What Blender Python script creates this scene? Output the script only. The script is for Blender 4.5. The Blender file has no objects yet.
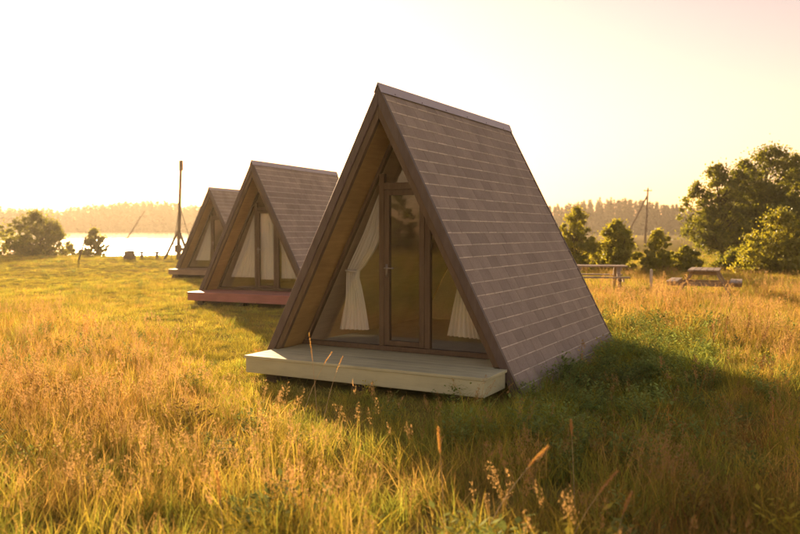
import bpy, math, random
import numpy as np
from mathutils import Vector, Matrix

random.seed(7)
rng = np.random.default_rng(7)
scene = bpy.context.scene
COL = scene.collection

# ------------------------------------------------------------------ camera
F_PX, CAM_Z, PITCH = 788.6, 1.72, 0.0456
cam_d = bpy.data.cameras.new('camera')
cam_d.sensor_width = 36.0
cam_d.lens = F_PX / 800 * 36.0
cam_d.clip_start = 0.05
cam_d.clip_end = 5000
cam_d.dof.use_dof = True
cam_d.dof.focus_distance = 9.2
cam_d.dof.aperture_fstop = 1.8
cam = bpy.data.objects.new('camera', cam_d)
COL.objects.link(cam)
cam.location = (0, 0, CAM_Z)
cam.rotation_euler = (math.pi / 2 - PITCH, 0, 0)
scene.camera = cam

# ------------------------------------------------------------------ sky and sun
SUN_AZ = math.radians(-19.0)      # left of the viewing direction (+Y)
SUN_EL = math.radians(11.0)
world = bpy.data.worlds.new('World')
scene.world = world
world.use_nodes = True
wn = world.node_tree
wn.nodes.clear()
sky = wn.nodes.new('ShaderNodeTexSky')
sky.sky_type = 'NISHITA'
sky.sun_disc = False
sky.sun_elevation = SUN_EL
sky.sun_rotation = SUN_AZ
sky.altitude = 100
sky.air_density = 1.0
sky.dust_density = 0.6
sky.ozone_density = 1.0
wmix = wn.nodes.new('ShaderNodeMix'); wmix.data_type = 'RGBA'; wmix.blend_type = 'MULTIPLY'
wmix.inputs[0].default_value = 1.0
wmix.inputs[7].default_value = (1.0, 0.585, 0.44, 1)          # warm white balance
wbg = wn.nodes.new('ShaderNodeBackground'); wbg.inputs[1].default_value = 0.064
wout = wn.nodes.new('ShaderNodeOutputWorld')
wn.links.new(sky.outputs[0], wmix.inputs[6])
wn.links.new(wmix.outputs[2], wbg.inputs[0])
wn.links.new(wbg.outputs[0], wout.inputs[0])

sun_d = bpy.data.lights.new('sun', 'SUN')
sun_d.energy = 3.1
sun_d.angle = math.radians(1.0)
sun_d.color = (1.0, 0.70, 0.38)
sun = bpy.data.objects.new('sun', sun_d)
COL.objects.link(sun)
sdir = Vector((math.sin(SUN_AZ) * math.cos(SUN_EL), math.cos(SUN_AZ) * math.cos(SUN_EL), math.sin(SUN_EL)))
sun.rotation_euler = sdir.to_track_quat('Z', 'Y').to_euler()
sun.location = sdir * 60

vs = scene.view_settings
vs.view_transform = 'Standard'; vs.look = 'None'; vs.gamma = 1.0; vs.use_curve_mapping = False
vs.exposure = 2.3
scene.cycles.use_denoising = True
scene.cycles.max_bounces = 7
scene.cycles.diffuse_bounces = 4
scene.cycles.use_adaptive_sampling = True
scene.cycles.adaptive_threshold = 0.02
scene.cycles.transparent_max_bounces = 12
scene.cycles.caustics_reflective = False
scene.cycles.caustics_refractive = False
scene.cycles.sample_clamp_indirect = 8.0

# ------------------------------------------------------------------ helpers
def tag(o, label=None, cat=None, group=None, kind=None):
    if label: o['label'] = label
    if cat: o['category'] = cat
    if group: o['group'] = group
    if kind: o['kind'] = kind
    return o

def empty(name, loc=(0, 0, 0), rz=0.0, parent=None):
    o = bpy.data.objects.new(name, None)
    COL.objects.link(o)
    o.empty_display_size = 0.2
    o.location = loc; o.rotation_euler = (0, 0, rz); o.parent = parent
    return o

def obj(name, me, parent=None):
    o = bpy.data.objects.new(name, me)
    COL.objects.link(o)
    o.parent = parent
    return o

def mesh_np(name, V, faces_n, idx, mats, mat_idx=None, smooth=False):
    """fast mesh from flat arrays; faces_n = corners per face"""
    me = bpy.data.meshes.new(name)
    V = np.asarray(V, np.float32); idx = np.asarray(idx, np.int32).ravel(); faces_n = np.asarray(faces_n, np.int32)
    me.vertices.add(len(V)); me.vertices.foreach_set('co', V.ravel())
    me.loops.add(len(idx)); me.loops.foreach_set('vertex_index', idx)
    me.polygons.add(len(faces_n))
    st = np.concatenate([[0], np.cumsum(faces_n)[:-1]]).astype(np.int32)
    me.polygons.foreach_set('loop_start', st)
    if mat_idx is not None: me.polygons.foreach_set('material_index', np.asarray(mat_idx, np.int32))
    if smooth: me.polygons.foreach_set('use_smooth', np.ones(len(faces_n), bool))
    for m in (mats if isinstance(mats, (list, tuple)) else [mats]): me.materials.append(m)
    me.update(calc_edges=True); me.validate()
    return me

class MB:
    """collects boxes, prisms and tubes into one mesh"""
    def __init__(s): s.v = []; s.f = []; s.m = []
    def add(s, vs, fs, mi=0):
        b = len(s.v); s.v += [tuple(v) for v in vs]
        s.f += [tuple(b + i for i in f) for f in fs]; s.m += [mi] * len(fs)
    def box(s, x0, x1, y0, y1, z0, z1, mi=0, M=None):
        vs = [Vector((x, y, z)) for z in (z0, z1) for y in (y0, y1) for x in (x0, x1)]
        if M is not None: vs = [M @ v for v in vs]
        s.add(vs, [(0, 2, 3, 1), (4, 5, 7, 6), (0, 1, 5, 4), (2, 6, 7, 3), (0, 4, 6, 2), (1, 3, 7, 5)], mi)
    def extrude(s, poly, y0, y1, mi=0):
        """polygon in the x-z plane (counter-clockwise seen from -y) extruded along y"""
        n = len(poly)
        vs = [(x, y0, z) for x, z in poly] + [(x, y1, z) for x, z in poly]
        fs = [tuple(range(n)), tuple(range(2 * n - 1, n - 1, -1))]
        fs += [(i, i + n, (i + 1) % n + n, (i + 1) % n) for i in range(n)]
        s.add(vs, fs, mi)
    def tube(s, pts, radii, n=6, mi=0):
        pts = [Vector(p) for p in pts]; rings = []
        for i, p in enumerate(pts):
            d = (pts[min(i + 1, len(pts) - 1)] - pts[max(i - 1, 0)]).normalized()
            a = d.orthogonal().normalized(); b = d.cross(a)
            rings.append([p + (a * math.cos(2 * math.pi * k / n) + b * math.sin(2 * math.pi * k / n)) * radii[i] for k in range(n)])
        vs = [v for r in rings for v in r]; fs = []
        for i in range(len(pts) - 1):
            for k in range(n):
                k2 = (k + 1) % n
                fs.append((i * n + k, i * n + k2, (i + 1) * n + k2, (i + 1) * n + k))
        fs.append(tuple(range(n - 1, -1, -1))); fs.append(tuple((len(pts) - 1) * n + k for k in range(n)))
        s.add(vs, fs, mi)
    def beam(s, a, b, w, t, mi=0, up=(0, 0, 1)):
        """rectangular timber from a to b"""
        a, b = Vector(a), Vector(b); d = (b - a).normalized()
        side = d.cross(Vector(up)).normalized(); u = side.cross(d)
        vs = [p + side * sx * w / 2 + u * su * t / 2 for p in (a, b) for su in (-1, 1) for sx in (-1, 1)]
        s.add(vs, [(0, 2, 3, 1), (4, 5, 7, 6), (0, 1, 5, 4), (2, 6, 7, 3), (0, 4, 6, 2), (1, 3, 7, 5)], mi)
    def mesh(s, name, mats, bevel=0.0, smooth=False):
        me = bpy.data.meshes.new(name)
        me.from_pydata([tuple(v) for v in s.v], [], s.f)
        for m in (mats if isinstance(mats, (list, tuple)) else [mats]): me.materials.append(m)
        me.polygons.foreach_set('material_index', s.m)
        import bmesh
        bm = bmesh.new(); bm.from_mesh(me)
        bmesh.ops.recalc_face_normals(bm, faces=bm.faces)
        if bevel > 0:
            es = [e for e in bm.edges if len(e.link_faces) == 2 and e.calc_face_angle(0) > 0.5]
            bmesh.ops.bevel(bm, geom=es, offset=bevel, segments=1, affect='EDGES', profile=0.5)
        bm.to_mesh(me); bm.free()
        if smooth: me.polygons.foreach_set('use_smooth', [True] * len(me.polygons))
        me.update()
        return me
    def build(s, name, mats, parent=None, bevel=0.0, smooth=False):
        return obj(name, s.mesh(name, mats, bevel, smooth), parent)

def fbm(x, y, s, seed=0):
    """cheap smooth noise from sines, about -1..1"""
    r = np.random.default_rng(seed + 100); o = 0; a = 1; tot = 0
    for k in range(4):
        th = r.uniform(0, 6.28, 3); ph = r.uniform(0, 6.28, 3)
        v = sum(np.sin((x * np.cos(t) + y * np.sin(t)) / s * 2.2 * 2 ** k + p) for t, p in zip(th, ph)) / 3
        o = o + a * v; tot += a; a *= .55
    return o / tot * 1.6

def sstep(a, b, x):
    t = np.clip((x - a) / (b - a), 0, 1)
    return t * t * (3 - 2 * t)

# pixel of the 800x534 photograph -> direction -> point on a horizontal plane
def ray(u, v):
    x = (u - 400) / F_PX; z = -(v - 267) / F_PX; c, s = math.cos(PITCH), math.sin(PITCH)
    return Vector((x, c + z * s, -s + z * c))
def ground_at(u, v, z=0.0):
    d = ray(u, v); t = (z - CAM_Z) / d.z
    return Vector((d.x * t, d.y * t, z))
def at_depth(u, v, Y):
    d = ray(u, v); t = Y / d.y
    return Vector((d.x * t, Y, CAM_Z + d.z * t))
def to_px(x, y, z):
    c, s = math.cos(PITCH), math.sin(PITCH); zz = z - CAM_Z
    yc = y * c - zz * s; zc = y * s + zz * c
    return 400 + F_PX * x / yc, 267 - F_PX * zc / yc

# ------------------------------------------------------------------ materials
def newmat(name):
    m = bpy.data.materials.new(name); m.use_nodes = True
    nt = m.node_tree; nt.nodes.clear()
    out = nt.nodes.new('ShaderNodeOutputMaterial')
    return m, nt, out
def N(nt, t, **k):
    n = nt.nodes.new('ShaderNode' + t)
    for a, b in k.items(): setattr(n, a, b)
    return n
def ramp(nt, stops):
    r = N(nt, 'ValToRGB'); e = r.color_ramp.elements
    e[0].position, e[0].color = stops[0][0], (*stops[0][1], 1)
    e[1].position, e[1].color = stops[-1][0], (*stops[-1][1], 1)
    for p, c in stops[1:-1]:
        k = e.new(p); k.color = (*c, 1)
    return r

def wood(name, c1, c2, rough=0.6, scale=(3, 3, 30), rand=0.0, bump=0.15, spec=0.3, island=False):
    """timber or paint with grain stretched along one axis, small tone changes per object"""
    m, nt, out = newmat(name)
    tc = N(nt, 'TexCoord'); mp = N(nt, 'Mapping'); mp.inputs['Scale'].default_value = scale
    oi = N(nt, 'ObjectInfo')
    add = N(nt, 'VectorMath', operation='ADD'); sc = N(nt, 'VectorMath', operation='SCALE'); sc.inputs['Scale'].default_value = 37.0
    comb = N(nt, 'CombineXYZ')
    for i in range(3): nt.links.new(oi.outputs['Random'], comb.inputs[i])
    nt.links.new(comb.outputs[0], sc.inputs[0]); nt.links.new(tc.outputs['Object'], add.inputs[0]); nt.links.new(sc.outputs[0], add.inputs[1])
    nt.links.new(add.outputs[0], mp.inputs[0])
    nz = N(nt, 'TexNoise'); nz.inputs['Scale'].default_value = 1.0; nz.inputs['Detail'].default_value = 6; nz.inputs['Roughness'].default_value = .65
    nt.links.new(mp.outputs[0], nz.inputs['Vector'])
    nz2 = N(nt, 'TexNoise'); nz2.inputs['Scale'].default_value = 2.3; nz2.inputs['Detail'].default_value = 4
    nt.links.new(add.outputs[0], nz2.inputs['Vector'])
    r = ramp(nt, [(.3, c1), (.7, c2)])
    nt.links.new(nz.outputs[0], r.inputs[0])
    hsv = N(nt, 'HueSaturation')
    mr = N(nt, 'MapRange'); mr.inputs[1].default_value = .3; mr.inputs[2].default_value = .7; mr.inputs[3].default_value = .86; mr.inputs[4].default_value = 1.12
    nt.links.new(nz2.outputs[0], mr.inputs[0])
    mr2 = N(nt, 'MapRange'); mr2.inputs[3].default_value = 1 - rand; mr2.inputs[4].default_value = 1 + rand
    if island:
        ge = N(nt, 'NewGeometry'); ri = N(nt, 'Math', operation='ADD'); rf = N(nt, 'Math', operation='FRACT')
        nt.links.new(ge.outputs['Random Per Island'], ri.inputs[0]); nt.links.new(oi.outputs['Random'], ri.inputs[1]); nt.links.new(ri.outputs[0], rf.inputs[0]); nt.links.new(rf.outputs[0], mr2.inputs[0])
    else: nt.links.new(oi.outputs['Random'], mr2.inputs[0])
    mul = N(nt, 'Math', operation='MULTIPLY'); nt.links.new(mr.outputs[0], mul.inputs[0]); nt.links.new(mr2.outputs[0], mul.inputs[1])
    nt.links.new(mul.outputs[0], hsv.inputs['Value']); nt.links.new(r.outputs[0], hsv.inputs['Color'])
    b = N(nt, 'BsdfPrincipled'); b.inputs['Roughness'].default_value = rough; b.inputs['Specular IOR Level'].default_value = spec
    nt.links.new(hsv.outputs[0], b.inputs['Base Color'])
    bp = N(nt, 'Bump'); bp.inputs['Strength'].default_value = bump; bp.inputs['Distance'].default_value = .01
    nt.links.new(nz.outputs[0], bp.inputs['Height']); nt.links.new(bp.outputs[0], b.inputs['Normal'])
    nt.links.new(b.outputs[0], out.inputs[0])
    return m

M_shingle = wood('shingle_felt', (.30, .238, .195), (.415, .338, .285), rough=.75, scale=(60, 60, 60), rand=.09, bump=.3, spec=.25, island=True)
M_edge = wood('shingle_edge', (.62, .54, .47), (.74, .66, .58), rough=.8, scale=(30, 30, 30), rand=.15, spec=.2)
M_barge = wood('barge_board_brown', (.10, .07, .056), (.15, .108, .088), rough=.5, scale=(30, 4, 4), spec=.4)
M_frame = wood('frame_brown', (.105, .066, .034), (.16, .102, .056), rough=.5, scale=(30, 30, 3), spec=.35)
M_soffit = wood('soffit_wood', (.40, .25, .085), (.52, .33, .125), rough=.6, scale=(25, 2.5, 25), rand=.1)
M_deck = wood('deck_paint_sage', (.56, .53, .32), (.64, .61, .39), rough=.45, scale=(3, 25, 25), rand=.05, bump=.08, spec=.4)
M_deck2 = wood('deck_paint_red', (.42, .16, .13), (.50, .21, .17), rough=.5, scale=(3, 25, 25), rand=.06, bump=.08)
M_deck3 = wood('deck_wood_tan', (.26, .17, .11), (.34, .23, .15), rough=.6, scale=(3, 25, 25), rand=.06)
M_inner = wood('pine_lining', (.58, .47, .34), (.70, .58, .43), rough=.55, scale=(30, 2, 30), rand=.1)
M_floor = wood('cabin_floor', (.52, .47, .40), (.62, .57, .49), rough=.5, scale=(25, 3, 25), rand=.08)
M_weather = wood('weathered_timber', (.30, .22, .15), (.46, .35, .25), rough=.5, scale=(4, 25, 25), rand=.12)
M_pole = wood('pole_timber', (.12, .085, .06), (.2, .145, .1), rough=.8, scale=(20, 20, 2), rand=.1)
M_bark = wood('bark', (.05, .036, .025), (.11, .082, .055), rough=.9, scale=(14, 14, 3), bump=.6)
M_plaster = wood('house_wall', (.6, .5, .4), (.7, .6, .5), rough=.8, scale=(4, 4, 4))
M_houseroof = wood('house_roof', (.2, .1, .07), (.28, .14, .1), rough=.8, scale=(4, 4, 4))
M_found = wood('foundation_timber', (.05, .04, .03), (.09, .07, .05), rough=.9)

def metal(name, c, rough):
    m, nt, out = newmat(name)
    b = N(nt, 'BsdfPrincipled'); b.inputs['Base Color'].default_value = (*c, 1); b.inputs['Metallic'].default_value = .7
    nz = N(nt, 'TexNoise'); nz.inputs['Scale'].default_value = 8; nz.inputs['Detail'].default_value = 5
    mr = N(nt, 'MapRange'); mr.inputs[3].default_value = rough - .12; mr.inputs[4].default_value = rough + .15
    nt.links.new(nz.outputs[0], mr.inputs[0]); nt.links.new(mr.outputs[0], b.inputs['Roughness'])
    nt.links.new(b.outputs[0], out.inputs[0]); return m
M_cap = metal('ridge_metal', (.48, .41, .40), .4)
M_screw = metal('screw_metal', (.16, .13, .12), .5)
M_handle = metal('handle_metal', (.35, .30, .25), .35)
M_wire = metal('wire_metal', (.1, .09, .08), .6)

def glass_mat():
    m, nt, out = newmat('window_glass')
    fr = N(nt, 'Fresnel'); ge = N(nt, 'NewGeometry'); io = N(nt, 'MapRange'); io.inputs[3].default_value = 1.65; io.inputs[4].default_value = 1 / 1.65
    nt.links.new(ge.outputs['Backfacing'], io.inputs[0]); nt.links.new(io.outputs[0], fr.inputs[0])   # same reflectance on both faces of the pane
    tr = N(nt, 'BsdfTransparent'); tr.inputs[0].default_value = (.97, .97, .95, 1)
    gl = N(nt, 'BsdfGlossy'); gl.inputs['Roughness'].default_value = .015
    mx = N(nt, 'MixShader')
    nt.links.new(fr.outputs[0], mx.inputs[0]); nt.links.new(tr.outputs[0], mx.inputs[1]); nt.links.new(gl.outputs[0], mx.inputs[2])
    nt.links.new(mx.outputs[0], out.inputs[0]); return m
M_glass = glass_mat()

def cloth_mat():
    m, nt, out = newmat('curtain_cloth')
    d = N(nt, 'BsdfDiffuse'); d.inputs[0].default_value = (.92, .89, .83, 1)
    t = N(nt, 'BsdfTranslucent'); t.inputs[0].default_value = (.80, .74, .62, 1)
    wv = N(nt, 'TexNoise'); wv.inputs['Scale'].default_value = 120
    bp = N(nt, 'Bump'); bp.inputs['Strength'].default_value = .1; nt.links.new(wv.outputs[0], bp.inputs['Height']); nt.links.new(bp.outputs[0], d.inputs['Normal'])
    mx = N(nt, 'MixShader'); mx.inputs[0].default_value = .15
    nt.links.new(d.outputs[0], mx.inputs[1]); nt.links.new(t.outputs[0], mx.inputs[2]); nt.links.new(mx.outputs[0], out.inputs[0])
    return m
M_cloth = cloth_mat()

def leaf_mat(name, c1, c2, trans=.58, seedscale=1.3):
    m, nt, out = newmat(name)
    geo = N(nt, 'NewGeometry')
    nz = N(nt, 'TexNoise'); nz.inputs['Scale'].default_value = seedscale; nz.inputs['Detail'].default_value = 3
    nt.links.new(geo.outputs['Position'], nz.inputs['Vector'])
    ad = N(nt, 'Math', operation='ADD'); ad2 = N(nt, 'Math', operation='MULTIPLY_ADD'); ad2.inputs[1].default_value = .5; ad2.inputs[2].default_value = -.25
    nt.links.new(geo.outputs['Random Per Island'], ad2.inputs[0]); nt.links.new(ad2.outputs[0], ad.inputs[0]); nt.links.new(nz.outputs[0], ad.inputs[1])
    r = ramp(nt, [(.2, c1), (.8, c2)]); nt.links.new(ad.outputs[0], r.inputs[0])
    d = N(nt, 'BsdfDiffuse'); t = N(nt, 'BsdfTranslucent'); g = N(nt, 'BsdfGlossy'); g.inputs['Roughness'].default_value = .45
    tb = N(nt, 'Mix', data_type='RGBA', blend_type='MULTIPLY'); tb.inputs[0].default_value = 1; tb.inputs[7].default_value = (1.5, 1.35, .6, 1)
    nt.links.new(r.outputs[0], d.inputs[0]); nt.links.new(r.outputs[0], tb.inputs[6]); nt.links.new(tb.outputs[2], t.inputs[0])
    mx = N(nt, 'MixShader'); mx.inputs[0].default_value = trans
    mg = N(nt, 'MixShader'); mg.inputs[0].default_value = .05
    nt.links.new(d.outputs[0], mx.inputs[1]); nt.links.new(t.outputs[0], mx.inputs[2])
    nt.links.new(mx.outputs[0], mg.inputs[1]); nt.links.new(g.outputs[0], mg.inputs[2]); nt.links.new(mg.outputs[0], out.inputs[0])
    return m
M_leaf = leaf_mat('leaf_green', (.12, .145, .025), (.27, .28, .05))
M_leafy = leaf_mat('leaf_yellowgreen', (.19, .21, .03), (.40, .38, .065))
M_leafd = leaf_mat('leaf_dark', (.10, .12, .024), (.23, .24, .046))
M_conifer = leaf_mat('conifer_needles', (.035, .034, .018), (.07, .062, .03), trans=.25, seedscale=.05)

def grass_mat():
    m, nt, out = newmat('grass_blades')
    at = N(nt, 'Attribute', attribute_type='INSTANCER', attribute_name='tint')
    hv = N(nt, 'Attribute', attribute_type='GEOMETRY', attribute_name='hv')     # x height along blade, y random, z seed head
    sp = N(nt, 'SeparateXYZ'); nt.links.new(hv.outputs['Vector'], sp.inputs[0])
    mr = N(nt, 'MapRange'); mr.inputs[3].default_value = .65; mr.inputs[4].default_value = 1.35
    nt.links.new(sp.outputs[1], mr.inputs[0])
    hs = N(nt, 'HueSaturation'); nt.links.new(mr.outputs[0], hs.inputs['Value']); nt.links.new(at.outputs['Color'], hs.inputs['Color'])
    mr3 = N(nt, 'MapRange'); mr3.inputs[3].default_value = .53; mr3.inputs[4].default_value = .47
    nt.links.new(sp.outputs[0], mr3.inputs[0]); nt.links.new(mr3.outputs[0], hs.inputs['Hue'])
    hd = N(nt, 'Mix', data_type='RGBA'); hd.inputs[7].default_value = (.50, .31, .12, 1)
    nt.links.new(sp.outputs[2], hd.inputs[0]); nt.links.new(hs.outputs[0], hd.inputs[6])
    d = N(nt, 'BsdfDiffuse'); t = N(nt, 'BsdfTranslucent'); g = N(nt, 'BsdfGlossy'); g.inputs['Roughness'].default_value = .6
    nt.links.new(hd.outputs[2], d.inputs[0]); nt.links.new(hd.outputs[2], t.inputs[0])
    mx = N(nt, 'MixShader'); mx.inputs[0].default_value = .55
    mg = N(nt, 'MixShader'); mg.inputs[0].default_value = .015
    nt.links.new(d.outputs[0], mx.inputs[1]); nt.links.new(t.outputs[0], mx.inputs[2])
    nt.links.new(mx.outputs[0], mg.inputs[1]); nt.links.new(g.outputs[0], mg.inputs[2]); nt.links.new(mg.outputs[0], out.inputs[0])
    return m
M_grass = grass_mat()

def ground_mat():
    m, nt, out = newmat('meadow_ground')
    geo = N(nt, 'NewGeometry')
    n1 = N(nt, 'TexNoise'); n1.inputs['Scale'].default_value = .35; n1.inputs['Detail'].default_value = 8; n1.inputs['Roughness'].default_value = .65
    n2 = N(nt, 'TexNoise'); n2.inputs['Scale'].default_value = 9; n2.inputs['Detail'].default_value = 6
    n3 = N(nt, 'TexNoise'); n3.inputs['Scale'].default_value = .02; n3.inputs['Detail'].default_value = 6
    for n in (n1, n2, n3): nt.links.new(geo.outputs['Position'], n.inputs['Vector'])
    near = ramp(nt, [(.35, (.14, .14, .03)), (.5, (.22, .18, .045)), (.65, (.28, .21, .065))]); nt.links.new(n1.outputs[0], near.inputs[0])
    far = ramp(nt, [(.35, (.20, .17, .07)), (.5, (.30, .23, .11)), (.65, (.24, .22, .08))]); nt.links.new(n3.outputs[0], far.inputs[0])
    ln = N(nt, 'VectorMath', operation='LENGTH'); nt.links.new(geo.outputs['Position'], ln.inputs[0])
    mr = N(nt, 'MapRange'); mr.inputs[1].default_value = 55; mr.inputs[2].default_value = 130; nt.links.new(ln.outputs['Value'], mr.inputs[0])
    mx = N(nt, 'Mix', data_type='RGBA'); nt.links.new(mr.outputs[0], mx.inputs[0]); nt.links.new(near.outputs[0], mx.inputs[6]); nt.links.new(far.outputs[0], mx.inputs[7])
    hs = N(nt, 'HueSaturation'); m2 = N(nt, 'MapRange'); m2.inputs[3].default_value = .6; m2.inputs[4].default_value = 1.4
    nt.links.new(n2.outputs[0], m2.inputs[0]); nt.links.new(m2.outputs[0], hs.inputs['Value']); nt.links.new(mx.outputs[2], hs.inputs['Color'])
    b = N(nt, 'BsdfPrincipled'); b.inputs['Roughness'].default_value = .95; b.inputs['Specular IOR Level'].default_value = .0
    nt.links.new(hs.outputs[0], b.inputs['Base Color'])
    bp = N(nt, 'Bump'); bp.inputs['Strength'].default_value = .6; bp.inputs['Distance'].default_value = .05
    nt.links.new(n2.outputs[0], bp.inputs['Height']); nt.links.new(bp.outputs[0], b.inputs['Normal'])
    nt.links.new(b.outputs[0], out.inputs[0]); return m
M_ground = ground_mat()

def water_mat():
    m, nt, out = newmat('lake_water')
    b = N(nt, 'BsdfPrincipled'); b.inputs['Base Color'].default_value = (.05, .06, .05, 1); b.inputs['Roughness'].default_value = .24
    b.inputs['IOR'].default_value = 1.33
    nz = N(nt, 'TexNoise'); nz.inputs['Scale'].default_value = 1.2; nz.inputs['Detail'].default_value = 4
    geo = N(nt, 'NewGeometry'); nt.links.new(geo.outputs['Position'], nz.inputs['Vector'])
    bp = N(nt, 'Bump'); bp.inputs['Strength'].default_value = .25; bp.inputs['Distance'].default_value = .1
    nt.links.new(nz.outputs[0], bp.inputs['Height']); nt.links.new(bp.outputs[0], b.inputs['Normal'])
    nt.links.new(b.outputs[0], out.inputs[0]); return m
M_water = water_mat()

# ------------------------------------------------------------------ ground, lake
WATER_Z = -0.9
def lake_mask(x, y):
    w = 6 * fbm(x, y, 60, 3)
    a = sstep(50 + .4 * w, 66 + .4 * w, y) * (1 - sstep(318 + w, 334 + w, y))
    return a * (1 - sstep(-6, 4, x + .06 * y + w))
def gz(x, y):
    x = np.asarray(x, float); y = np.asarray(y, float)
    r = np.hypot(x, y)
    h = .035 * fbm(x, y, 2.6, 1) * sstep(1.5, 5, r) + .10 * fbm(x, y, 14, 2) * sstep(14, 40, r)
    h = h - 2.2 * lake_mask(x, y)
    h = h + 7.0 * sstep(350, 520, y)
    return h
def axis(lo, hi, fine_lo, fine_hi, fine, grow):
    c = list(np.arange(fine_lo, fine_hi, fine)); s = fine
    while c[-1] < hi: s = min(s * grow, 25); c.append(c[-1] + s)
    s = fine
    while c[0] > lo: s = min(s * grow, 25); c.insert(0, c[0] - s)
    return np.array(c)
gx = axis(-640, 640, -14, 14, .25, 1.07); gy = axis(-300, 640, 1, 30, .25, 1.06)
GX, GY = np.meshgrid(gx, gy)
V = np.stack([GX, GY, gz(GX, GY)], -1).reshape(-1, 3)
nx, ny = len(gx), len(gy)
i0 = (np.arange(ny - 1)[:, None] * nx + np.arange(nx - 1)[None]).ravel()
Fq = np.stack([i0, i0 + 1, i0 + nx + 1, i0 + nx], 1)
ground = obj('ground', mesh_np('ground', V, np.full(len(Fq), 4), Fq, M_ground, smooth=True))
tag(ground, 'rough meadow ground of dry soil and thatch', 'ground', kind='structure')

mb = MB(); mb.add([(-420, 44, WATER_Z), (20, 44, WATER_Z), (20, 345, WATER_Z), (-420, 345, WATER_Z)], [(0, 1, 2, 3)])
lake = mb.build('lake', M_water); tag(lake, 'bright calm lake water beyond the meadow bank', 'lake', kind='structure')

# ------------------------------------------------------------------ cabins
H, W_, D, R = 3.0, 1.544, 3.98, 0.47
SL = W_ / H
LEN = math.hypot(H, W_)
US = (W_ / LEN, -H / LEN)          # down the right slope (x, z)
NS = (H / LEN, W_ / LEN)           # outward normal of the right slope
ZB = -0.34                          # foot of the roof, in the grass
FULL = (H - ZB) / -US[1]
FDECK = 0.60
DECK_Z = 0.30

def sp(s, n, side=1):
    """point on the slope: s metres down from the ridge, n metres outward"""
    return ((US[0] * s + NS[0] * n) * side, H + US[1] * s + NS[1] * n)

def slope_box(mbld, s0, s1, n0, n1, y0, y1, side=1, mi=0, cut_top=True, cut_bottom=None):
    """plank lying in the roof slope; its upper end is cut on the centre plane when it reaches the ridge"""
    pts = []
    def corner(s, n):
        x, z = sp(s, n)
        return (x, z)
    a, b, c, d = corner(s0, n0), corner(s1, n0), corner(s1, n1), corner(s0, n1)
    if cut_top and s0 <= 0:                        # mitre on x = 0
        za = H + n0 / US[0] ; zd = H + n1 / US[0]
        a = (0.0012, za); d = (0.0012, zd)
    if cut_bottom is not None:                     # horizontal cut at z = cut_bottom
        def at_z(n):
            s = (H + NS[1] * n - cut_bottom) / -US[1]
            return (US[0] * s + NS[0] * n, cut_bottom)
        b, c = at_z(n0), at_z(n1)
    poly = [(p[0] * side, p[1]) for p in (a, b, c, d)]
    mbld.extrude(poly, y0, y1, mi)

def shingle_mesh(width, depth, name):
    """one flat shingle: local x down the slope, y along the eave, z outward; pale worn lip at its lower edge"""
    m = MB(); t0, t1 = .004, .013; lip = .010
    y0, y1 = -width / 2, width / 2
    m.add([(-.04, y0, 0), (-.04, y1, 0), (depth, y1, .0), (depth, y0, .0),
           (-.04, y0, t0), (-.04, y1, t0), (depth - lip, y1, t1), (depth - lip, y0, t1), (depth, y1, t1 - .003), (depth, y0, t1 - .003)],
          [(0, 1, 2, 3), (4, 7, 6, 5), (0, 3, 9, 7, 4), (1, 5, 6, 8, 2), (0, 4, 5, 1)], 0)
    b = len(m.v)
    m.add([m.v[7], m.v[6], m.v[8], m.v[9], m.v[2], m.v[3]], [(0, 3, 2, 1), (3, 5, 4, 2)], 1)
    return m.mesh(name, [M_shingle, M_edge])

NROW = 25
EXPO = FULL / NROW
TILE = 0.262
def slope_matrix(side, s, y, n=0.0, rot=0.0):
    x, z = sp(s, n, side)
    ux = Vector((US[0] * side, 0, US[1])); nx_ = Vector((NS[0] * side, 0, NS[1])); uy = nx_.cross(ux)
    Mx = Matrix((ux, uy, nx_)).transposed().to_4x4()
    Mx.translation = Vector((x, y, z))
    return Mx @ Matrix.Rotation(rot, 4, 'Z')

SH_CACHE = {}
def shingle_of(w):
    k = round(w, 3)
    if k not in SH_CACHE: SH_CACHE[k] = shingle_mesh(k - .007, EXPO, 'shingle')
    return SH_CACHE[k]

def shingle_layout(seed):
    r = random.Random(seed); out = []
    for i in range(NROW):
        y = 0.012
        edge = D - 0.01
        off = [TILE, TILE * .5, TILE * .75, TILE * .25][i % 4] if False else (TILE if i % 2 == 0 else TILE * .5)
        w = off
        while y < edge - .03:
            w = min(w, edge - y)
            if edge - (y + w) < .1: w = edge - y
            out.append((i, y + w / 2, w, r.uniform(-.003, .003), r.uniform(0, .0025), r.uniform(-.0015, .0015)))
            y += w; w = TILE
    return out

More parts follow.
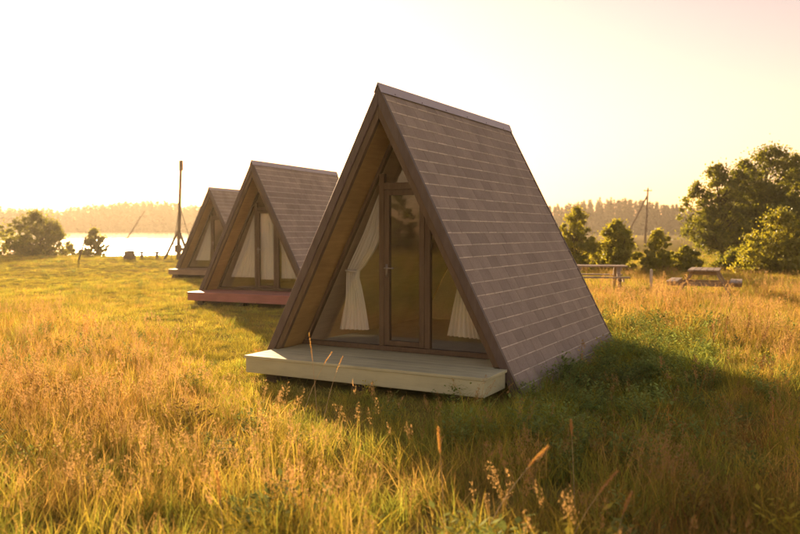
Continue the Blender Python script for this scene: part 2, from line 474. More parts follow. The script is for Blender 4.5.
def make_curtain(name, left, right, ycen, pleats=7, amp=.028, nz=22):
    """gathered cloth between two edge polylines given as (x, z) lists from top to bottom"""
    def samp(pl, t):
        zs = np.array([p[1] for p in pl]); xs = np.array([p[0] for p in pl])
        z = zs[0] + (zs[-1] - zs[0]) * t
        return np.interp(-z, -zs, xs), z
    nxp = pleats * 6 + 1
    V = []; 
    for j in range(nz):
        t = j / (nz - 1)
        xl, zl = samp(left, t); xr, zr = samp(right, t)
        for i in range(nxp):
            u = i / (nxp - 1)
            ph = u * pleats * 2 * math.pi + .9 * math.sin(t * 4 + u * 5) + 1.6 * math.sin(u * 7)
            wid = abs(xr - xl)
            a = amp * min(1.4, .5 + .18 / max(wid, .08)) * (.8 + .3 * math.sin(u * 9 + 1))
            V.append((xl + (xr - xl) * u + .004 * math.sin(t * 9 + u * 6), ycen + a * math.sin(ph), zl + (zr - zl) * u + .002 * math.sin(ph) * t))
    F = [(j * nxp + i, j * nxp + i + 1, (j + 1) * nxp + i + 1, (j + 1) * nxp + i) for j in range(nz - 1) for i in range(nxp - 1)]
    return mesh_np(name, V, np.full(len(F), 4), F, M_cloth, smooth=True)

def make_cabin(label, loc, rz, deck_mat, detailed, seed, dl=-1.44, dr=1.54):
    root = empty('cabin', loc, rz)
    tag(root, label, 'cabin', 'A-frame cabins standing in a row on the meadow')
    # ---- roof slopes (board body + shingles)
    for side in (1, -1):
        m = MB(); slope_box(m, 0, FULL, -.10, -.012, .03, D - .02, side)
        slope = m.build('roof_slope', M_soffit, root)
        m = MB(); lay = shingle_layout(seed + side)
        if side == 1 and detailed:                       # the 300 nearest the porch are single pieces, the rest one cover
            lay.sort(key=lambda q: q[1] * 1.0 + (NROW - q[0]) * EXPO * .55)
        for q, (i, y, w, rot, dn, ds) in enumerate(lay):
            Mx = slope_matrix(side, i * EXPO + ds, y, -.008 + dn, rot)
            if i == 0: Mx = slope_matrix(side, .036, y, -.008 + dn, 0) @ Matrix.Diagonal((.76, 1, 1, 1))
            sm = shingle_of(w)
            if side == 1 and detailed and q < 300:
                o = bpy.data.objects.new('shingle', sm); COL.objects.link(o)
                o.parent = slope; o.matrix_local = Mx
                continue
            b = len(m.v); m.v += [tuple(Mx @ v.co) for v in sm.vertices]
            for p in sm.polygons: m.f.append(tuple(b + k for k in p.vertices)); m.m.append(p.material_index)
        c = m.build('shingle_cover', [M_shingle, M_edge], slope); c['kind'] = 'stuff'
        # soffit boards inside the porch and the lining inside the room
        nb = 5; y = .06
        m = MB(); slope_box(m, 0, FULL, -.122, -.103, .06, R + .02, side, cut_bottom=.004); m.build('soffit', M_soffit, root)
        m = MB(); slope_box(m, 0, FULL, -.126, -.103, R + .07, D - .16, side, cut_bottom=.004); m.build('lining', M_inner, root)
        # front frame: outer barge board and inner rafter, rear board
        m = MB(); slope_box(m, 0, FULL, -.082, .012, -.022, .026, side); m.build('barge_board', M_barge, root, bevel=.003)
        m = MB(); slope_box(m, 0, FULL, -.150, -.085, -.004, .055, side, cut_bottom=.003); m.build('rafter', M_frame, root, bevel=.003)
        m = MB(); slope_box(m, 0, FULL, -.11, .012, D - .018, D + .02, side); m.build('barge_board', M_barge, root, bevel=.003)
    # ---- ridge cap
    m = MB()
    for side in (1, -1):
        p0, p1 = sp(0.0, .024), sp(.066, .019); q1 = sp(.066, .015)
        top = H + .028 / US[0]
        poly = [(0.0 + .0006 * side, top), (p1[0] * side, p1[1]), (q1[0] * side, q1[1]), (0.0006 * side, top - .012)]
        m.extrude(poly, -.03, D + .03)
    cap = m.build('ridge_cap', M_cap, root)
    for k in range(6):
        m = MB(); Mx = slope_matrix(1, .045, .3 + k * .67, .021)
        m.tube([Mx @ Vector((0, 0, 0)), Mx @ Vector((0, 0, .006))], [.008, .006], 6); m.build('screw', M_screw, cap)
    # ---- glazed front wall
    wi = lambda z: max(0, (W_ - SL * z) - .150 / NS[0])       # inner half width at height z
    y0, y1 = R, R + .07
    def piece(nm, poly, ya, yb, mat, par=root, bev=.003):
        m = MB(); m.extrude(poly, ya, yb); return m.build(nm, mat, par, bevel=bev)
    fr = .04                                                    # frame width
    def wf(z): return wi(z) + .02
    za = (wf(0)) / SL
    for side in (1, -1):                                         # sloping frame members
        off = fr / NS[0]
        poly = [((wf(.062)) , .062), (wf(.062) - off, .062), (0.001, (wf(0) - off) / SL), (0.001, za)]
        piece('sloping_frame', [(x * side, z) for x, z in poly], y0, y1, M_frame)
    piece('sill_rail', [(-wf(.003), .003), (wf(.003), .003), (wf(.06), .06), (-wf(.06), .06)], y0 - .012, y1, M_frame)
    ML, MRx = -.278, .398                                        # outer faces of the two posts
    TZ0, TZ1 = 1.848, 1.985
    def topz(x): return (wf(0) - fr / NS[0] - abs(x)) / SL + .012
    piece('post', [(ML, .0615), (ML + .068, .0615), (ML + .068, min(topz(ML + .034), topz(ML))), (ML, topz(ML))], y0 + .004, y1 - .004, M_frame)
    piece('post', [(MRx - .070, .0615), (MRx, .0615), (MRx, topz(MRx)), (MRx - .070, topz(MRx - .0) )], y0 + .004, y1 - .004, M_frame)
    xl_, xr_ = ML + .070, MRx - .072
    xt = min(xr_, (wf(0) - fr / NS[0]) - SL * TZ1)
    piece('transom', [(xl_, TZ0 + .06), (min(xr_, wf(TZ0 + .06) - .09), TZ0 + .06), (xt, TZ1), (xl_, TZ1)], y0 + .002, y1 - .006, M_frame)
    # panes
    def pane(poly, par=root): piece('window_pane', poly, y0 + .030, y0 + .036, M_glass, par, 0)
    g = fr / NS[0] - .01
    zl = (wf(0) - g - abs(ML)) / SL
    pane([(-(wf(.058) - g), .058), (ML + .004, .058), (ML + .004, zl)])
    zr = (wf(0) - g - MRx) / SL
    pane([(MRx - .004, .058), (wf(.058) - g, .058), (MRx - .004, zr)])
    gz_ = TZ1 - .004
    pane([(-(wf(gz_) - g), gz_), ((wf(gz_) - g), gz_), (0, (wf(0) - g) / SL)])
    # door
    dl_, dr_ = xl_ + .003, xr_ - .002
    door = empty('door', (0, 0, 0), 0, root)
    st = .066
    dzt = TZ0 + .056
    m = MB()
    ya, yb = y0 + .002, y0 + .058
    def xr_at(z): return min(dr_, wf(z) - fr / NS[0] - .004)
    m.box(dl_, dl_ + st, ya, yb, .066, dzt)
    m.box(dr_ - st, dr_, ya, yb, .066, min(dzt, topz(dr_) - .02))
    m.box(dl_ + st, dr_ - st, ya + .001, yb - .001, .066, .125)
    m.box(dl_ + st, dr_ - st, ya + .001, yb - .001, TZ0 - .01, dzt)
    m.build('door_frame', M_frame, door, bevel=.003)
    m = MB(); m.box(dl_ + st - .006, dr_ - st + .006, y0 + .028, y0 + .034, .12, TZ0); m.build('door_pane', M_glass, door)
    m = MB(); hx = dl_ + st * .5
    m.box(hx - .014, hx + .014, ya - .008, ya + .001, .88, 1.03)
    m.tube([(hx, ya - .006, .985), (hx, ya - .05, .985), (hx + .02, ya - .056, .985), (hx + .125, ya - .052, .983)], [.009, .009, .009, .008], 8)
    m.tube([(hx, ya - .006, .90), (hx, ya - .016, .90)], [.011, .011], 8)
    m.build('handle', M_handle, door, smooth=True)
    # ---- rear wall, floor, footing
    wr = lambda z: (W_ - SL * z) - .13 / NS[0]
    piece('rear_wall', [(-wr(.004), .004), (wr(.004), .004), (0, wr(0) / SL)], D - .14, D - .08, M_inner, bev=0)
    m = MB(); m.box(-wi(0) - .02, wi(0) + .02, R + .075, D - .15, -.05, .002); m.build('floor', M_floor, root)
    for xx in (-1.15, 0, 1.15):
        m = MB(); m.box(xx - .07, xx + .07, -FDECK + .12, D - .2, -.33, -.194); m.build('bearer', M_found, root)
    # ---- deck
    m = MB(); m.box(dl + .05, dr - .05, -FDECK + .06, -.03, -.17, -.034); m.box(-wi(0) + .0, wi(0) - .0, -.028, R - .02, -.17, -.034)
    deck = m.build('deck', M_found, root)
    nb = 4; wb = (FDECK - .03) / nb
    for k in range(nb):
        ya = -FDECK + k * wb
        m = MB(); ch = .045 if k == 0 else 0
        p = [(dl, ya), (dr - ch, ya), (dr, ya + ch), (dr, ya + wb - .003), (dl, ya + wb - .003)] if ch else [(dl, ya), (dr, ya), (dr, ya + wb - .003), (dl, ya + wb - .003)]
        n = len(p); m.add([(x, y, -.03) for x, y in p] + [(x, y, 0) for x, y in p],
                          [tuple(range(n - 1, -1, -1)), tuple(range(n, 2 * n))] + [(i, (i + 1) % n, (i + 1) % n + n, i + n) for i in range(n)])
        m.build('deck_board', deck_mat, deck, bevel=.003)
    wb = (R + .03 - .015) / 3
    for k in range(3):
        ya = -.028 + k * wb; m = MB(); hw = wi(0) - .0 + .012
        m.box(-hw, hw, ya, ya + wb - .003, -.03, 0); m.build('deck_board', deck_mat, deck, bevel=.003)
    m = MB(); m.box(dl + .015, dr - .02, -FDECK + .012, -FDECK + .040, -.195, -.032); m.build('fascia_board', deck_mat, deck, bevel=.004)
    for xa, xb in ((dl + .015, dl + .043), (dr - .048, dr - .02)):
        m = MB(); m.box(xa, xb, -FDECK + .042, -.035, -.195, -.032); m.build('fascia_board', deck_mat, deck, bevel=.004)
    return root

def cabin_point(root, x, y, z):
    return Matrix.Translation(root.location) @ Matrix.Rotation(root.rotation_euler.z, 4, 'Z') @ Vector((x, y, z))

def hang_curtain(root, left, right, y, label, pleats=7, amp=.028, tie=None):
    me = make_curtain('curtain', left, right, 0, pleats, amp)
    x0 = .5 * (left[0][0] + right[0][0])
    o = obj('curtain', me); o.location = cabin_point(root, 0, y, 0); o.rotation_euler = root.rotation_euler
    tag(o, label, 'curtain', 'white curtains hung behind cabin glass')
    if tie:
        m = MB(); m.tube([(tie[0] - .07, -.04, tie[1] + .01), (tie[0], -.058, tie[1]), (tie[0] + .07, -.04, tie[1] + .01), (tie[0] + .075, .02, tie[1] + .015), (tie[0], .056, tie[1]), (tie[0] - .075, .02, tie[1] + .015), (tie[0] - .07, -.04, tie[1] + .01)], [.014] * 7, 6)
        m.build('tie_back', M_cloth, o, smooth=True)
    return o

C1 = make_cabin('A-frame cabin with sage green painted porch deck and tied-back white curtains', (-.2341, 8.8003, DECK_Z), -.5032, M_deck, True, 1)
C2 = make_cabin('A-frame cabin with red painted porch deck and closed white curtains', (-3.42, 18.3, DECK_Z), -.43, M_deck2, False, 2)
C3 = make_cabin('A-frame cabin with tan deck standing beside the tripod mast', (-7.1, 29.4, DECK_Z), -.38, M_deck3, False, 3)

LEFT_E = [(-.33, 1.87), (-.39, 1.75), (-.575, 1.372), (-.80, .942), (-.835, .57), (-.91, .20)]
RIGHT_E = [(-.315, 1.87), (-.318, 1.40), (-.40, 1.20), (-.55, 1.0), (-.655, .90), (-.60, .70), (-.575, .581), (-.504, .215)]
hang_curtain(C1, LEFT_E, RIGHT_E, R + .13, 'white tied-back curtain in the pane on the door handle side of the sage-decked cabin', tie=(-.73, .925))
mir = lambda e: [(-x + .06, z) for x, z in e]
hang_curtain(C1, mir(RIGHT_E), mir(LEFT_E), R + .13, 'white tied-back curtain in the pane on the hinge side of the sage-decked cabin', tie=(.79, .925))
cl = 'straight white curtain drawn closed behind the %s of the red-decked cabin'
hang_curtain(C2, [(-.36, 1.80), (-1.06, .3)], [(-.27, 1.80), (-.27, .3)], R + .12, cl % 'handle-side pane', 9, .02)
hang_curtain(C2, [(-.21, 1.86), (-.21, .26)], [(.33, 1.86), (.33, .26)], R + .12, cl % 'glass door', 8, .02)
hang_curtain(C2, [(.40, 1.55), (.40, .3)], [(.42, 1.55), (1.06, .3)], R + .12, cl % 'hinge-side pane', 8, .02)
cl = 'white curtain behind the %s pane of the tan-decked cabin by the mast'
hang_curtain(C3, [(-.36, 1.80), (-1.06, .3)], [(-.27, 1.80), (-.42, .3)], R + .12, cl % 'handle-side', 8, .02)
hang_curtain(C3, [(.40, 1.55), (.52, .3)], [(.42, 1.55), (1.06, .3)], R + .12, cl % 'hinge-side', 7, .02)

# ------------------------------------------------------------------ picnic tables
def picnic(label, loc, rz):
    root = empty('picnic_table', loc, rz); tag(root, label, 'picnic table', 'timber picnic tables in the meadow')
    L = 1.6
    for k in range(5):
        m = MB(); y = -.36 + k * .148; m.box(-L / 2, L / 2, y, y + .138, .715, .755); m.build('table_plank', M_weather, root, bevel=.004)
    for s in (-1, 1):
        for k in range(2):
            m = MB(); y = s * .74 - .138 + k * .142; m.box(-L / 2, L / 2, y, y + .134, .43, .468); m.build('seat_plank', M_weather, root, bevel=.004)
    for x in (-.55, .55):
        for s in (-1, 1):
            m = MB(); m.beam((x + .0 * s, s * .27, .712), (x, s * .70, 0.0), .045, .10, up=(1, 0, 0)); m.build('leg', M_weather, root)
        m = MB(); m.box(x + .052, x + .095, -.88, .88, .335, .428); m.build('seat_beam', M_weather, root)
        m = MB(); m.box(x + .052, x + .095, -.35, .35, .62, .712); m.build('top_beam', M_weather, root)
    return root
p = at_depth(705, 269, 20.2)
picnic('timber picnic table standing end-on in the grass before the tall tree', (p.x, p.y, 0.0), math.radians(90 - 24))
p = at_depth(597, 264.5, 22.3)
picnic('timber picnic table half hidden behind the roof of the sage-decked cabin', (p.x, p.y, 0.0), math.radians(-8))

# ------------------------------------------------------------------ poles, posts and small things by the lake
def on_ground(x, y): return float(gz(x, y))
b = at_depth(178, 259, 46); b.z = on_ground(b.x, b.y) - .1
t = at_depth(181, 161, 46.2); j = at_depth(178.5, 230, 46.1)
mast = empty('tripod_mast', b); tag(mast, 'tall timber mast braced by splayed legs beside the lake', 'mast')
r = lambda p: Vector(p) - b
m = MB(); m.tube([r(b), r(b.lerp(t, .5)), r(t)], [.11, .095, .075], 8); m.build('pole', M_pole, mast, smooth=True)
m = MB(); m.tube([r(t) - Vector((0, 0, .55)), r(t) + Vector((0, 0, .04))], [.125, .12], 8); m.build('pole_head', M_pole, mast)
for u, dy in ((163.5, -.4), (191, -.5), (180, 1.6)):
    f = at_depth(u, 259, 46 + dy); f.z = on_ground(f.x, f.y) - .1
    m = MB(); m.tube([r(j), r(f)], [.07, .08], 8); m.build('leg', M_pole, mast, smooth=True)
for u in (171, 196):
    f = at_depth(u, 259, 46.5); f.z = on_ground(f.x, f.y); a = b.lerp(t, .55)
    m = MB(); m.tube([r(a), r(f)], [.018, .018], 5); m.build('guy_rope', M_wire, mast)
c = b.lerp(t, .09); m = MB(); m.box(-.16, .2, -.14, .12, c.z - b.z, c.z - b.z + .42); m.box(.0, .32, -.1, .1, c.z - b.z + .1, c.z - b.z + .26); m.build('winch', M_pole, mast, bevel=.02)

lean = empty('leaning_pole', (0, 0, 0)); a = at_depth(78, 263, 44); a.z = on_ground(a.x, a.y) - .1; t2 = at_depth(85.8, 237, 44)
lean.location = a; tag(lean, 'short dark pole leaning out of the grass by the bushes', 'pole')
m = MB(); m.tube([(0, 0, 0), (t2 - a) * .5, t2 - a], [.05, .045, .04], 7); m.build('pole', M_pole, lean, smooth=True)
m = MB(); m.tube([(t2 - a) * .97, (t2 - a) * 1.01], [.055, .055], 7); m.build('pole_tip', M_pole, lean)

boom = empty('slanting_boom', (0, 0, 0)); a = at_depth(112, 253, 74); a.z = WATER_Z - .3; t2 = at_depth(144.5, 211, 74)
boom.location = a; tag(boom, 'long thin slanting pole rising out of the lake edge', 'pole')
m = MB(); m.tube([(0, 0, 0), (t2 - a) * .5, t2 - a], [.07, .055, .035], 7); m.build('pole', M_pole, boom, smooth=True)
m = MB(); m.tube([(t2 - a) * .985, (t2 - a) * 1.0], [.05, .05], 7); m.build('pole_tip', M_pole, boom)

a = at_depth(129.6, 261, 46); crate = empty('crate', (a.x, a.y, on_ground(a.x, a.y) - .02), .1)
tag(crate, 'square timber crate on the bank before the bright water', 'crate')
for k in range(4):
    m = MB(); m.box(-.28, .28, -.282, -.262, .01 + k * .125, .125 + k * .125); m.build('slat', M_pole, crate)
    m = MB(); m.box(-.28, .28, .262, .282, .01 + k * .125, .125 + k * .125); m.build('slat', M_pole, crate)
    for x in (-.29, .27):
        m = MB(); m.box(x, x + .02, -.26, .26, .01 + k * .125, .125 + k * .125); m.build('slat', M_pole, crate)
m = MB(); m.box(-.3, .3, -.29, .29, .512, .535); m.build('lid', M_pole, crate, bevel=.004)

a = at_depth(149.5, 258, 47.5); bench = empty('low_bench', (a.x, a.y, on_ground(a.x, a.y)), .05)
tag(bench, 'low timber bench on the bank between the crate and the mast', 'bench')
for k in range(3):
    m = MB(); m.box(-.58, .58, -.2 + k * .135, -.075 + k * .135, .30, .43); m.build('seat_plank', M_pole, bench)
for x in (-.45, .45):
    for y in (-.13, .12):
        m = MB(); m.box(x - .04, x + .04, y - .04, y + .04, -.05, .298); m.build('leg', M_pole, bench)

up = empty('utility_pole', (0, 0, 0)); a = at_depth(645, 243, 110); a.z = on_ground(a.x, a.y) - .3; t2 = at_depth(648, 188, 110)
up.location = a; tag(up, 'dark utility pole with slanting brace beyond the bushes', 'utility pole')
m = MB(); m.tube([(0, 0, 0), (t2 - a) * .5, t2 - a], [.17, .14, .11], 8); m.build('pole', M_pole, up, smooth=True)
f = at_depth(622, 243, 111.5); f.z = on_ground(f.x, f.y) - .3
m = MB(); m.tube([f - a, (t2 - a) * .86 + Vector((0, .25, 0))], [.14, .11], 8); m.build('brace', M_pole, up, smooth=True)
m = MB(); m.beam((t2 - a) * .955 + Vector((-.55, 0, 0)), (t2 - a) * .955 + Vector((.55, 0, 0)), .12, .12); m.build('cross_arm', M_pole, up)
for x in (-.45, .45, 0):
    q = (t2 - a) * (.955 if x else 1.0) + Vector((x, 0, .05))
    m = MB(); m.tube([q, q + Vector((0, 0, .12)), q + Vector((0, 0, .13)), q + Vector((0, 0, .25))], [.03, .03, .07, .05], 7); m.build('insulator', M_cap, up)

a = at_depth(651.3, 270, 21); stake = empty('wooden_stake', (a.x, a.y, -.05), .4)
tag(stake, 'pale squared wooden stake between the two picnic tables', 'stake')
m = MB(); m.box(-.03, .03, -.03, .03, 0, a.z + .05); 
m.build('shaft', M_plaster, stake, bevel=.006)
m = MB(); z = a.z + .052; m.add([(-.03, -.03, z), (.03, -.03, z), (.03, .03, z), (-.03, .03, z), (0, 0, z + .03)], [(3, 2, 1, 0), (0, 1, 4), (1, 2, 4), (2, 3, 4), (3, 0, 4)]); m.build('stake_point', M_plaster, stake)

# ------------------------------------------------------------------ trees and bushes
def leaf_cloud(centers, radii, per, size, rs):
    """many small pointed leaf faces around cluster centres"""
    n = int(len(centers) * per)
    ci = rs.integers(0, len(centers), n)
    d = rs.normal(0, 1, (n, 3)); d /= np.linalg.norm(d, axis=1)[:, None]
    rad = np.abs(rs.normal(0, .62, n)) * np.where(rs.uniform(0, 1, n) < .12, 1.35, 1.0)
    P = np.asarray(centers)[ci] + d * (rad * np.asarray(radii)[ci])[:, None] * np.array([1, 1, .75])
    a = rs.normal(0, 1, (n, 3)); a[:, 2] -= .35; a /= np.linalg.norm(a, axis=1)[:, None]
    b = rs.normal(0, 1, (n, 3)); b -= (b * a).sum(1)[:, None] * a; b /= np.linalg.norm(b, axis=1)[:, None]
    s = size * rs.uniform(.6, 1.35, n)[:, None]
    V = np.stack([P - a * s * .6, P + b * s * .38, P + a * s * .75, P - b * s * .38], 1).reshape(-1, 3)
    return V
def make_tree(name, label, base, hgt, rx, mat, seed, trunk_r=.05, n_cl=60, per=110, leaf=.09, low=.0, group=None, cat='tree', lean=(0, 0), peak=.35, stems=1, lobes=None):
    """tapered trunk(s), limbs that reach leaf clusters, clusters spread inside an uneven outline"""
    rs = np.random.default_rng(seed); rd = random.Random(seed)
    root = empty(name, base); tag(root, label, cat, group)
    wood_ = MB(); C = []; Rd = []; spines = []
    for s_ in range(stems):
        ang = rd.uniform(0, 6.28); off = Vector((math.cos(ang), math.sin(ang), 0)) * (rx * .2 if stems > 1 else 0)
        topv = Vector((lean[0], lean[1], hgt * (.9 if s_ == 0 else rd.uniform(.6, .85)))) + off * 1.6
        n = 7; sp_ = []
        for k in range(n):
            t = k / (n - 1)
            sp_.append(Vector((off.x * .4 + (topv.x - off.x * .4) * t ** 1.2 + rd.uniform(-.025, .025) * hgt * (t > 0), off.y * .4 + (topv.y - off.y * .4) * t ** 1.2 + rd.uniform(-.025, .025) * hgt * (t > 0), topv.z * t)))
        wood_.tube(sp_, [trunk_r * (1 - .88 * k / (n - 1)) for k in range(n)], 7); spines.append(sp_)
    # lobes: (x, y, z0, z1, radius) of the crown masses
    if lobes is None:
        lobes = [(lean[0], lean[1], low * hgt, hgt, rx * .72)]
        nl = rd.randint(4, 6)
        for k in range(nl):
            a = 6.28 * (k + rd.uniform(-.3, .3)) / nl; f = rd.uniform(.5, .88)
            lobes.append((math.cos(a) * rx * .58, math.sin(a) * rx * .58, low * hgt, low * hgt + (hgt - low * hgt) * f, rx * rd.uniform(.34, .52)))
    vol = np.array([(l[3] - l[2]) * l[4] ** 2 for l in lobes]); vol /= vol.sum()
    for l, vf in zip(lobes, vol):
        for q in range(max(6, int(n_cl * vf))):
            t = rd.random() ** .95 * .97
            prof = (t / peak) ** .3 if t < peak else max(0.0, 1 - ((t - peak) / (1 - peak)) ** 2.3)
            rr = l[4] * prof * (rd.random() ** .42) * (.82 + .3 * math.sin(t * 17 + q % 3 + seed)) ; a = rd.uniform(0, 6.28)
            c = Vector((l[0] + math.cos(a) * rr, l[1] + math.sin(a) * rr, l[2] + (l[3] - l[2]) * t))
            C.append(c); Rd.append(l[4] * rd.uniform(.18, .46) * (1.05 - .3 * t))
            if q % 3 == 0:
                sp_ = rd.choice(spines); tz = min(.92, max(.08, (c.z / hgt) * .75)); k = min(int(tz * 6), 5); st = sp_[k].lerp(sp_[k + 1], tz * 6 - k)
                mid = st.lerp(c, .5) + Vector((0, 0, -.05 * rx))
                wood_.tube([st, mid, c], [trunk_r * .40 * (1.1 - tz), trunk_r * .22 * (1.1 - tz) + .004, .004], 5)
    C = np.array([tuple(c) for c in C]); Rd = np.array(Rd)
    C[:, 2] = np.maximum(C[:, 2], Rd * .6)
    wood_.build('trunk', M_bark, root, smooth=True)
    V = leaf_cloud(C, Rd, per, leaf, rs)
    V[:, 2] = np.maximum(V[:, 2], .02)
    idx = np.arange(len(V)).reshape(-1, 4)
    obj('crown', mesh_np('crown', V, np.full(len(idx), 4), idx, mat), root)
    return root

def tree_px(name, label, u, vtop, Y, rx_px, mat, seed, **k):
    p = at_depth(u, 250, Y); z = on_ground(p.x, p.y); top = at_depth(u, vtop, Y).z
    return make_tree(name, label, (p.x, p.y, z - .05), top - z, rx_px / F_PX * Y, mat, seed, **k)

g1 = 'bushes behind the picnic tables'
B = dict(group=g1, cat='bush', leaf=.08, per=125)
tree_px('bush', 'slender yellowish bush rising beside the roof edge of the sage-decked cabin', 577, 206, 32, 25, M_leafy, 11, stems=3, n_cl=170, **B)
tree_px('bush', 'broad bush behind the half-hidden picnic table', 616, 219, 32.5, 28, M_leafy, 12, stems=3, n_cl=190, **B)
tree_px('bush', 'small bright bush standing behind the wooden stake', 657, 227, 31.5, 20, M_leafy, 13, stems=2, n_cl=130, **B)
tree_px('bush', 'low rounded bush behind the end-on picnic table', 685, 245, 32, 20, M_leafy, 14, stems=3, n_cl=110, **B)
tree_px('bush', 'low dark bush linking the broad bush and the cabin roof', 597, 250, 33.5, 18, M_leafy, 15, stems=3, n_cl=70, **B)
tree_px('bush', 'dense rounded bush in front of the tall leafy trees', 780, 210, 31, 44, M_leafy, 16, stems=4, n_cl=260, **B)
tree_px('bush', 'low scrubby bush between the leaning trunk and the rounded bush', 736, 250, 33, 24, M_leaf, 17, stems=3, n_cl=90, **B)
g2 = 'tall leafy trees by the picnic tables'
px = lambda d, Y: d / F_PX * Y
def lob(Y, *ls): return [(px(a, Y), px(d, Y) * .6, px(270 - z0, Y), px(270 - z1, Y), px(r, Y)) for a, d, z0, z1, r in ls]
T = dict(group=g2, leaf=.105, per=105)
tree_px('leafy_tree', 'leafy tree with a leaning trunk behind the end-on picnic table', 722, 166, 42, 30, M_leaf, 21, trunk_r=.13, lean=(-.3, 0), n_cl=260, lobes=lob(42, (-6, 0, 252, 168, 27), (-24, 8, 248, 186, 20), (14, -6, 250, 174, 24), (-14, -10, 258, 212, 26)), **T)
tree_px('leafy_tree', 'tallest leafy tree with a broad ragged crown over the rounded bush', 766, 147, 43, 40, M_leaf, 22, trunk_r=.16, n_cl=420, lobes=lob(43, (4, 0, 240, 152, 34), (-20, 6, 250, 165, 28), (24, 0, 250, 158, 30), (-6, -14, 255, 190, 36), (-30, -4, 252, 186, 22)), **T)
tree_px('leafy_tree', 'leafy tree whose crown merges into the tallest tree on its far side', 812, 153, 45, 42, M_leafd, 23, trunk_r=.16, n_cl=320, lobes=lob(45, (0, 0, 240, 156, 36), (-20, 5, 250, 170, 30), (25, 0, 255, 166, 32), (0, -14, 258, 200, 38)), **T)
tree_px('leafy_tree', 'dark leafy tree filling the gap between the leaning tree and the tallest', 745, 185, 46, 36, M_leafd, 24, trunk_r=.12, n_cl=150, low=.1, **T)
g3 = 'bushes on the lake bank'
B = dict(group=g3, cat='bush', leaf=.13, per=70)
tree_px('bush', 'large wide bush on the lake bank', 36, 211, 56, 33, M_leaf, 31, stems=4, n_cl=240, **B)
tree_px('bush', 'small bush by the short leaning pole on the lake bank', 94, 228, 58, 17, M_leaf, 32, stems=2, n_cl=110, **B)
tree_px('bush', 'bush at the far end of the bank beyond the large wide bush', -6, 217, 58, 25, M_leaf, 33, stems=3, n_cl=110, **B)
tree_px('bush', 'low bush between the wide bush and the leaning pole', 70, 244, 60, 17, M_leaf, 34, stems=2, n_cl=60, **B)

# trees and a house behind the viewer, which the door glass mirrors
def behind(dist, side): 
    d = Vector((-.845, -.535, 0)); s = Vector((-.535, .845, 0)); p = Vector((-.2, 9.3, 0)) + d * dist + s * side
    return p
g4 = 'trees seen only as reflections in the door glass'
for i, (dd, ss, hh, rr) in enumerate([(60, -9, 5.2, 2.0), (66, -3.5, 6.5, 2.2), (62, 3.2, 4.2, 1.9), (72, 9, 7, 2.4), (75, -16, 6, 2.4), (80, 17, 6.4, 2.6), (84, 0, 6.2, 2.8), (90, 26, 7, 3.0), (88, -26, 7, 3.0)]):
    p = behind(dd, ss)
    make_tree('leafy_tree', 'dark leafy tree mirrored in the glass door of the sage-decked cabin', (p.x, p.y, 0), hh, rr, M_leafd, 60 + i, trunk_r=.14, per=40, leaf=.3, group=g4, n_cl=60)
p = behind(78, 6); hs_ = empty('house', (p.x, p.y, 0), math.atan2(.845, -.535) - .3); tag(hs_, 'pale sunlit house mirrored in the glass door of the sage-decked cabin', 'house')
m = MB(); m.box(-3, 3, -2.5, 2.5, -.1, 3.0); m.build('wall', M_plaster, hs_)
m = MB(); m.add([(-3.3, -2.9, 3.0), (3.3, -2.9, 3.0), (3.3, 2.9, 3.0), (-3.3, 2.9, 3.0), (-3.3, 0, 5), (3.3, 0, 5)], [(3, 2, 1, 0), (0, 1, 5, 4), (2, 3, 4, 5), (1, 2, 5), (3, 0, 4)]); m.build('roof', M_houseroof, hs_)

# far woods: ragged conifers and round crowns, far off and read as one mass
def far_wood(name, label, az0, az1, r0, rows, hmin, hmax, conifer, seed, mat, zadd=0):
    rs = np.random.default_rng(seed); VV = []
    for row in range(rows):
        rr = r0 + row * 9
        n = int((az1 - az0) * rr / 2.2)
        for k in range(n):
            az = az0 + (az1 - az0) * (k + rs.uniform(-.5, .5)) / n; r_ = rr + rs.uniform(-4, 4)
            x, y = math.sin(az) * r_, math.cos(az) * r_
            h = rs.uniform(hmin, hmax) * (1 + .12 * math.sin(az * 31 + seed)) ; z0 = float(gz(x, y)); con = rs.random() < conifer
            nt = 90; t = rs.uniform(.04, 1, nt) ** .8
            rad = (h * .19 * (1 - t) + .22) if con else h * .24 * np.sqrt(np.clip(1 - ((t - .5) / .52) ** 2, 0.02, 1))
            a = rs.uniform(0, 6.28, nt)
            P = np.stack([x + np.cos(a) * rad * .6, y + np.sin(a) * rad * .6, z0 + t * h], 1)
            s = (.5 + rad * .55)[:, None]
            o1 = np.stack([np.cos(a) * .9, np.sin(a) * .9, np.full(nt, -.45 if con else .1)], 1)
            o2 = np.stack([-np.sin(a), np.cos(a), rs.uniform(-.4, .1, nt)], 1)
            o3 = np.stack([np.sin(a), -np.cos(a), rs.uniform(-.4, .1, nt)], 1); o3[:, 2] += .7; 
            VV.append(np.stack([P + o1 * s, P + o2 * s * .8, P + o3 * s * .8], 1).reshape(-1, 3))
            # spire or top
            tp = np.array([[x - .35, y, z0 + h * .8], [x + .35, y, z0 + h * .8], [x, y, z0 + h * (1.03 if con else 1.0)]]); VV.append(tp)
            tk = np.array([[x - .3, y, z0 - .5], [x + .3, y, z0 - .5], [x, y, z0 + h * .9]]); VV.append(tk)
    V = np.concatenate(VV); idx = np.arange(len(V)).reshape(-1, 3)
    o = obj(name, mesh_np(name, V, np.full(len(idx), 3), idx, mat)); tag(o, label, 'forest', kind='stuff')
    return o
far_wood('lakeside_forest', 'hazy mixed forest across the lake', math.radians(-40), math.radians(2), 345, 4, 11, 13.5, .45, 5, M_conifer)
far_wood('conifer_forest', 'dark line of conifers along the far side of the field', math.radians(2), math.radians(40), 350, 4, 12.2, 14.6, .93, 6, M_conifer)

